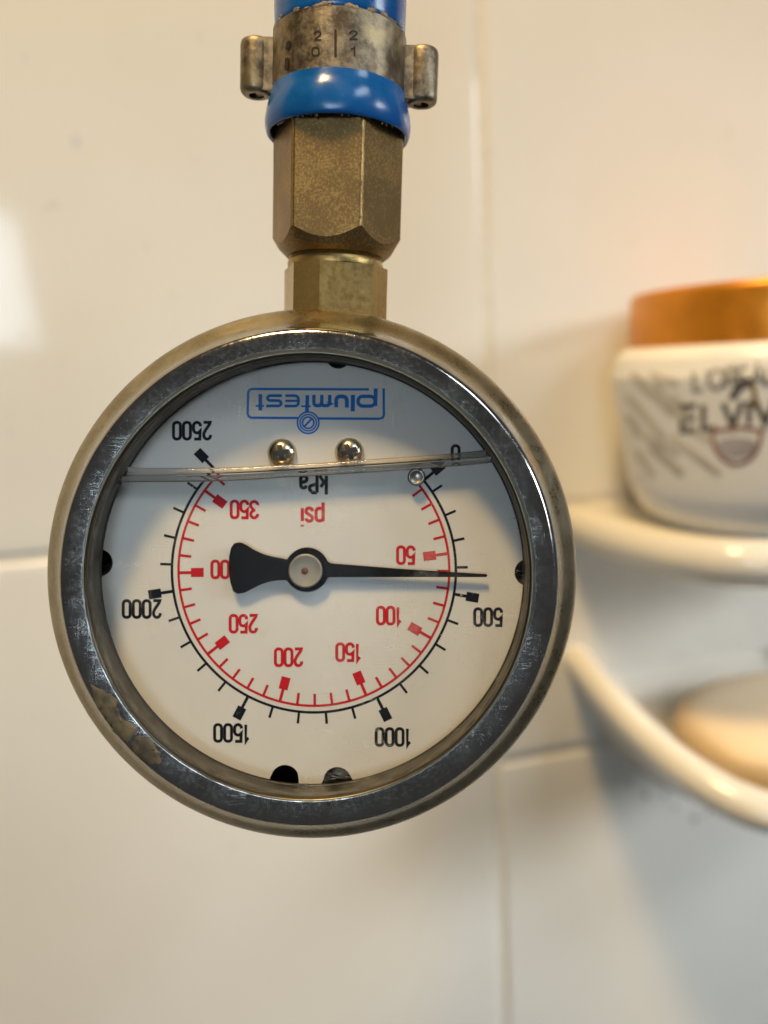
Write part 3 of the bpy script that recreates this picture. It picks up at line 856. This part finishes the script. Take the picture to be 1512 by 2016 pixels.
# gauge socket: square bar with cut corners
a_half = 108 / F * 101 / 2; c_side = 62 / F * 101; q = a_half + c_side / math.sqrt(2)
poly = [(-a_half, -q), (a_half, -q), (q, -a_half), (q, a_half), (a_half, q), (-a_half, q), (-q, a_half), (-q, -a_half)]
poly = [rot2(p, R(17)) for p in poly]
bm = bmesh.new(); prism(bm, poly, s_of(690), s_of(532)); bevel(bm, .28, 2)
sock = obj('socket', bm, M['brass'], None, smooth=False)
sock.parent = gauge; sock.matrix_parent_inverse = gauge.matrix_world.inverted(); sock.matrix_world = FIT
o = obj('socket_collar', lathe(bmesh.new(), [(rp(70, 530), s_of(536)), (rp(93, 522), s_of(531)), (rp(94, 520), s_of(522)), (rp(91, 516), s_of(516)), (rp(86, 514), s_of(513.5)), (rp(91, 511), s_of(511)), (rp(86, 508), s_of(508.5)), (rp(91, 506), s_of(506)), (rp(86, 503), s_of(503.5)), (rp(91, 500), s_of(501)), (rp(80, 490), s_of(490)), (.01, s_of(490))], 64), M['brass'], None, angle=35)
o.parent = gauge; o.matrix_parent_inverse = gauge.matrix_world.inverted(); o.matrix_world = FIT

fit = thing('hose_coupling', 'blue hose end with bronze clamp collar and hexagonal brass nut above the gauge', 'hose coupling', FIT)
# hexagonal nut: hexagon meets a turned cone at its lower end
Rn = 131.7 / F * 104.5
bm = bmesh.new(); seg = 96
zb, zc, zt = s_of(510), s_of(476), s_of(215)
def hexr(a):
    a = (a - R(-5.7) + math.pi / 6 + math.pi / 2) % (math.pi / 3) - math.pi / 6
    return Rn * math.cos(math.pi / 6) / math.cos(a)
angs = []
for i in range(6):
    c0 = R(-90 - 5.7) + math.pi / 3 * i - math.pi / 6
    for t in (-.035, -.012, .012, .035) + tuple(.13 + .787 * j / 8 for j in range(9)): angs.append(c0 + t * 1.0 if t < .1 else c0 + t * math.pi / 3 * .955)
angs = sorted(set(round(a, 5) for a in angs))
def hexp(a):
    r = hexr(a)
    return min(r, Rn * .985)
rings = []
rb = rp(96, 508)
cone = lambda r: zb + (r - rb) * (s_of(470) - zb) / (Rn * .99 - rb)
for mode in range(7):
    ring = []
    for a in angs:
        r = hexp(a)
        if mode == 0: rr, zz = rb * .8, zb - .1
        elif mode == 1: rr, zz = rb, zb
        elif mode == 2: rr = rb + (min(r, Rn * .97) - rb) * .6; zz = cone(rr) - .35
        elif mode == 3: rr = r; zz = cone(r)
        elif mode == 4: rr = r; zz = cone(r) + .25
        elif mode == 5: rr = r; zz = (zc + zt) / 2
        else: rr = r; zz = zt
        ring.append(bm.verts.new(V((rr * math.cos(a), rr * math.sin(a), zz))))
    rings.append(ring)
for a, b in zip(rings, rings[1:]):
    n = len(a)
    for i in range(n): bm.faces.new((a[i], a[(i + 1) % n], b[(i + 1) % n], b[i]))
bm.faces.new(rings[0]); bm.faces.new(rings[-1])
nut = obj('hex_nut', bm, M['nut'], fit, smooth=True, angle=12)
nut.data.materials.append(M['wornedge'])
for f in nut.data.polygons:                            # rubbed bright along the six arrises
    c = f.center; a = (math.atan2(c.y, c.x) - R(-90 - 5.7) + math.pi / 6) % (math.pi / 3)
    if abs(f.normal.z) < .5 and min(a, math.pi / 3 - a) < .0125: f.material_index = 1

# blue collar under the clamp
pc = smooth_prof([(rp(131, 200), s_of(190)), (rp(134, 205), s_of(205)), (rp(139, 222), s_of(222)), (rp(142, 240), s_of(240)), (rp(142.5, 256), s_of(256)), (rp(140, 270), s_of(270)), (rp(136, 275), s_of(275)), (rp(131, 272), s_of(272))], 5)
pc += [(rp(129, 262), s_of(260)), (rp(128, 240), s_of(235)), (rp(60, 240), s_of(232))]
obj('blue_collar', lathe(bmesh.new(), pc, 128, lambda p: p + Vector((p.x, p.y, 0)) * .012 * mnoise.noise(Vector((p.x * .35, p.y * .35, p.z * .3)))), M['blue'], fit)
# clamp ring
zr0, zr1 = s_of(199), s_of(76)
rr_ = rp(130.5, 130)
pr = [(rr_ - 1.3, zr0 - .05), (rr_ - .35, zr0), (rr_, zr0 + .3), (rr_, (zr0 + zr1) / 2), (rr_, zr1 - .25), (rr_ - .3, zr1), (rr_ - 1.3, zr1)]
ring = obj('clamp_ring', lathe(bmesh.new(), pr, 128, lambda p: p + Vector((p.x, p.y, 0)) * .006 * mnoise.noise(p * .5)), M['bronze'], fit, angle=40)
bm = bmesh.new()
rc = random.Random(11)
def chip(rad_, z, a, ru, rv, h):
    n = 7; ph = [rc.uniform(.6, 1.15) for _ in range(n)]
    ring_ = []
    for hh in (0, h):
        ring_.append([])
        for i in range(n):
            t = 2 * math.pi * i / n; f = ph[i] * (1 if hh == 0 else .7)
            aa = a + ru * f * math.cos(t) / rad_; rr2 = rad_ + hh
            ring_[-1].append(bm.verts.new(V((rr2 * math.cos(aa), rr2 * math.sin(aa), z + rv * f * math.sin(t)))))
    for i in range(n): bm.faces.new((ring_[0][i], ring_[0][(i + 1) % n], ring_[1][(i + 1) % n], ring_[1][i]))
    bm.faces.new(ring_[1])
for _ in range(34):                                    # torn tan film along the upper edge of the ring
    a_ = R(-90 + rc.choice((-1, 1)) * rc.uniform(2, 75))
    chip(rr_ - .02, zr1 + rc.uniform(-.25, .15), a_, rc.uniform(.2, .8), rc.uniform(.1, .3), .05)
for _ in range(22):                                    # grit caught under the blue collar
    a_ = R(-90 + rc.uniform(-80, 80))
    chip(rp(131, 272), s_of(273) + rc.uniform(-.25, .1), a_, rc.uniform(.1, .35), rc.uniform(.1, .4), .12)
o = obj('debris', bm, M['chip'], fit); o['kind'] = 'stuff'
# lugs with a through hole
for sx, cpx in ((-1, 510), (1, 830)):
    zl0, zl1 = s_of(194 if sx < 0 else 203), s_of(84 if sx < 0 else 92)
    cx = sx * (rr_ + 32 / F * 106); ro = 30 / F * 106; ri = 14 / F * 106
    bm = bmesh.new()
    off = lambda p: Vector((p.x * 1.04 + cx, p.y, p.z)) + Vector((p.x, p.y, 0)) * .05 * mnoise.noise(p * .6)
    lathe(bm, smooth_prof([(ri, zl0 + 2.6), (ri, zl0 + .25), (ri + .2, zl0 + .02), (ro - .55, zl0), (ro - .1, zl0 + .35), (ro, zl0 + .9)], 3) + smooth_prof([(ro, zl1 - .9), (ro - .15, zl1 - .3), (ro - .6, zl1)], 3) + [(.01, zl1 + .05)], 48, off)
    bm2 = bmesh.new()
    x0, x1 = sorted((sx * (rr_ - 1.0), cx))
    prism(bm2, [(x0, -ro * .80), (x1, -ro * .80), (x1, ro * .80), (x0, ro * .80)], zl0 + .25, zl1 - .25); bevel(bm2, .3, 2)
    tmp = bpy.data.meshes.new('t'); bm2.to_mesh(tmp); bm2.free(); bm.from_mesh(tmp); bpy.data.meshes.remove(tmp)
    # floor of the hole
    lathe(bm, [(ri, zl0 + 2.5), (.01, zl0 + 2.5)], 24, off)
    obj('lug', bm, M['bronze'], ring, angle=40)
# stamped marks, each stroke lying in the ring's face
FI = FIT.inverted()
def rmap(px, py, z):
    d = FI.to_3x3() @ ray(px, py); o = FI @ Vector((0, 0, 0)); r = (rr_ + .05 + z) * MM
    A = d.x ** 2 + d.y ** 2; B = 2 * (o.x * d.x + o.y * d.y); C_ = o.x ** 2 + o.y ** 2 - r * r
    t = (-B - math.sqrt(max(0, B * B - 4 * A * C_))) / (2 * A)
    return o + d * t
def S8(x, y, z): return rmap(460 + x / 3.6, y / 3.6, z)
bm = bmesh.new(); _zl[0] = 0
text(bm, '2', 596, 252, 62, 11, S8, .0, flip=False, sx=1.7, cap=True)
text(bm, '0', 580, 366, 58, 11, S8, .0, flip=False, sx=1.9, cap=True)
text(bm, '2', 850, 250, 58, 12, S8, .0, flip=False, sx=2.1, cap=True)
text(bm, '1', 850, 365, 60, 12, S8, .0, flip=False, sx=2.2, cap=True)
for pts, wd in (([(722, 215), (722, 400)], 18), ([(392, 300), (380, 345)], 30), ([(376, 418), (374, 490)], 26)):
    ribbon(bm, pts, wd, lift(.003), S8, sub=10)
obj('stamped_mark', bm, M['stamp'], ring, smooth=False)
# hose
rh = rp(129, 40)
ph = [(rh - 1.0, zr1 - 1.0), (rh - .1, zr1 + .0), (rh - .05, zr1 + .6), (rh, zr1 + 3), (rh, zr1 + 70)]
obj('hose', lathe(bmesh.new(), ph, 96, lambda p: p + Vector((p.x, p.y, 0)) * .008 * mnoise.noise(p * .25)), M['blue'], fit)
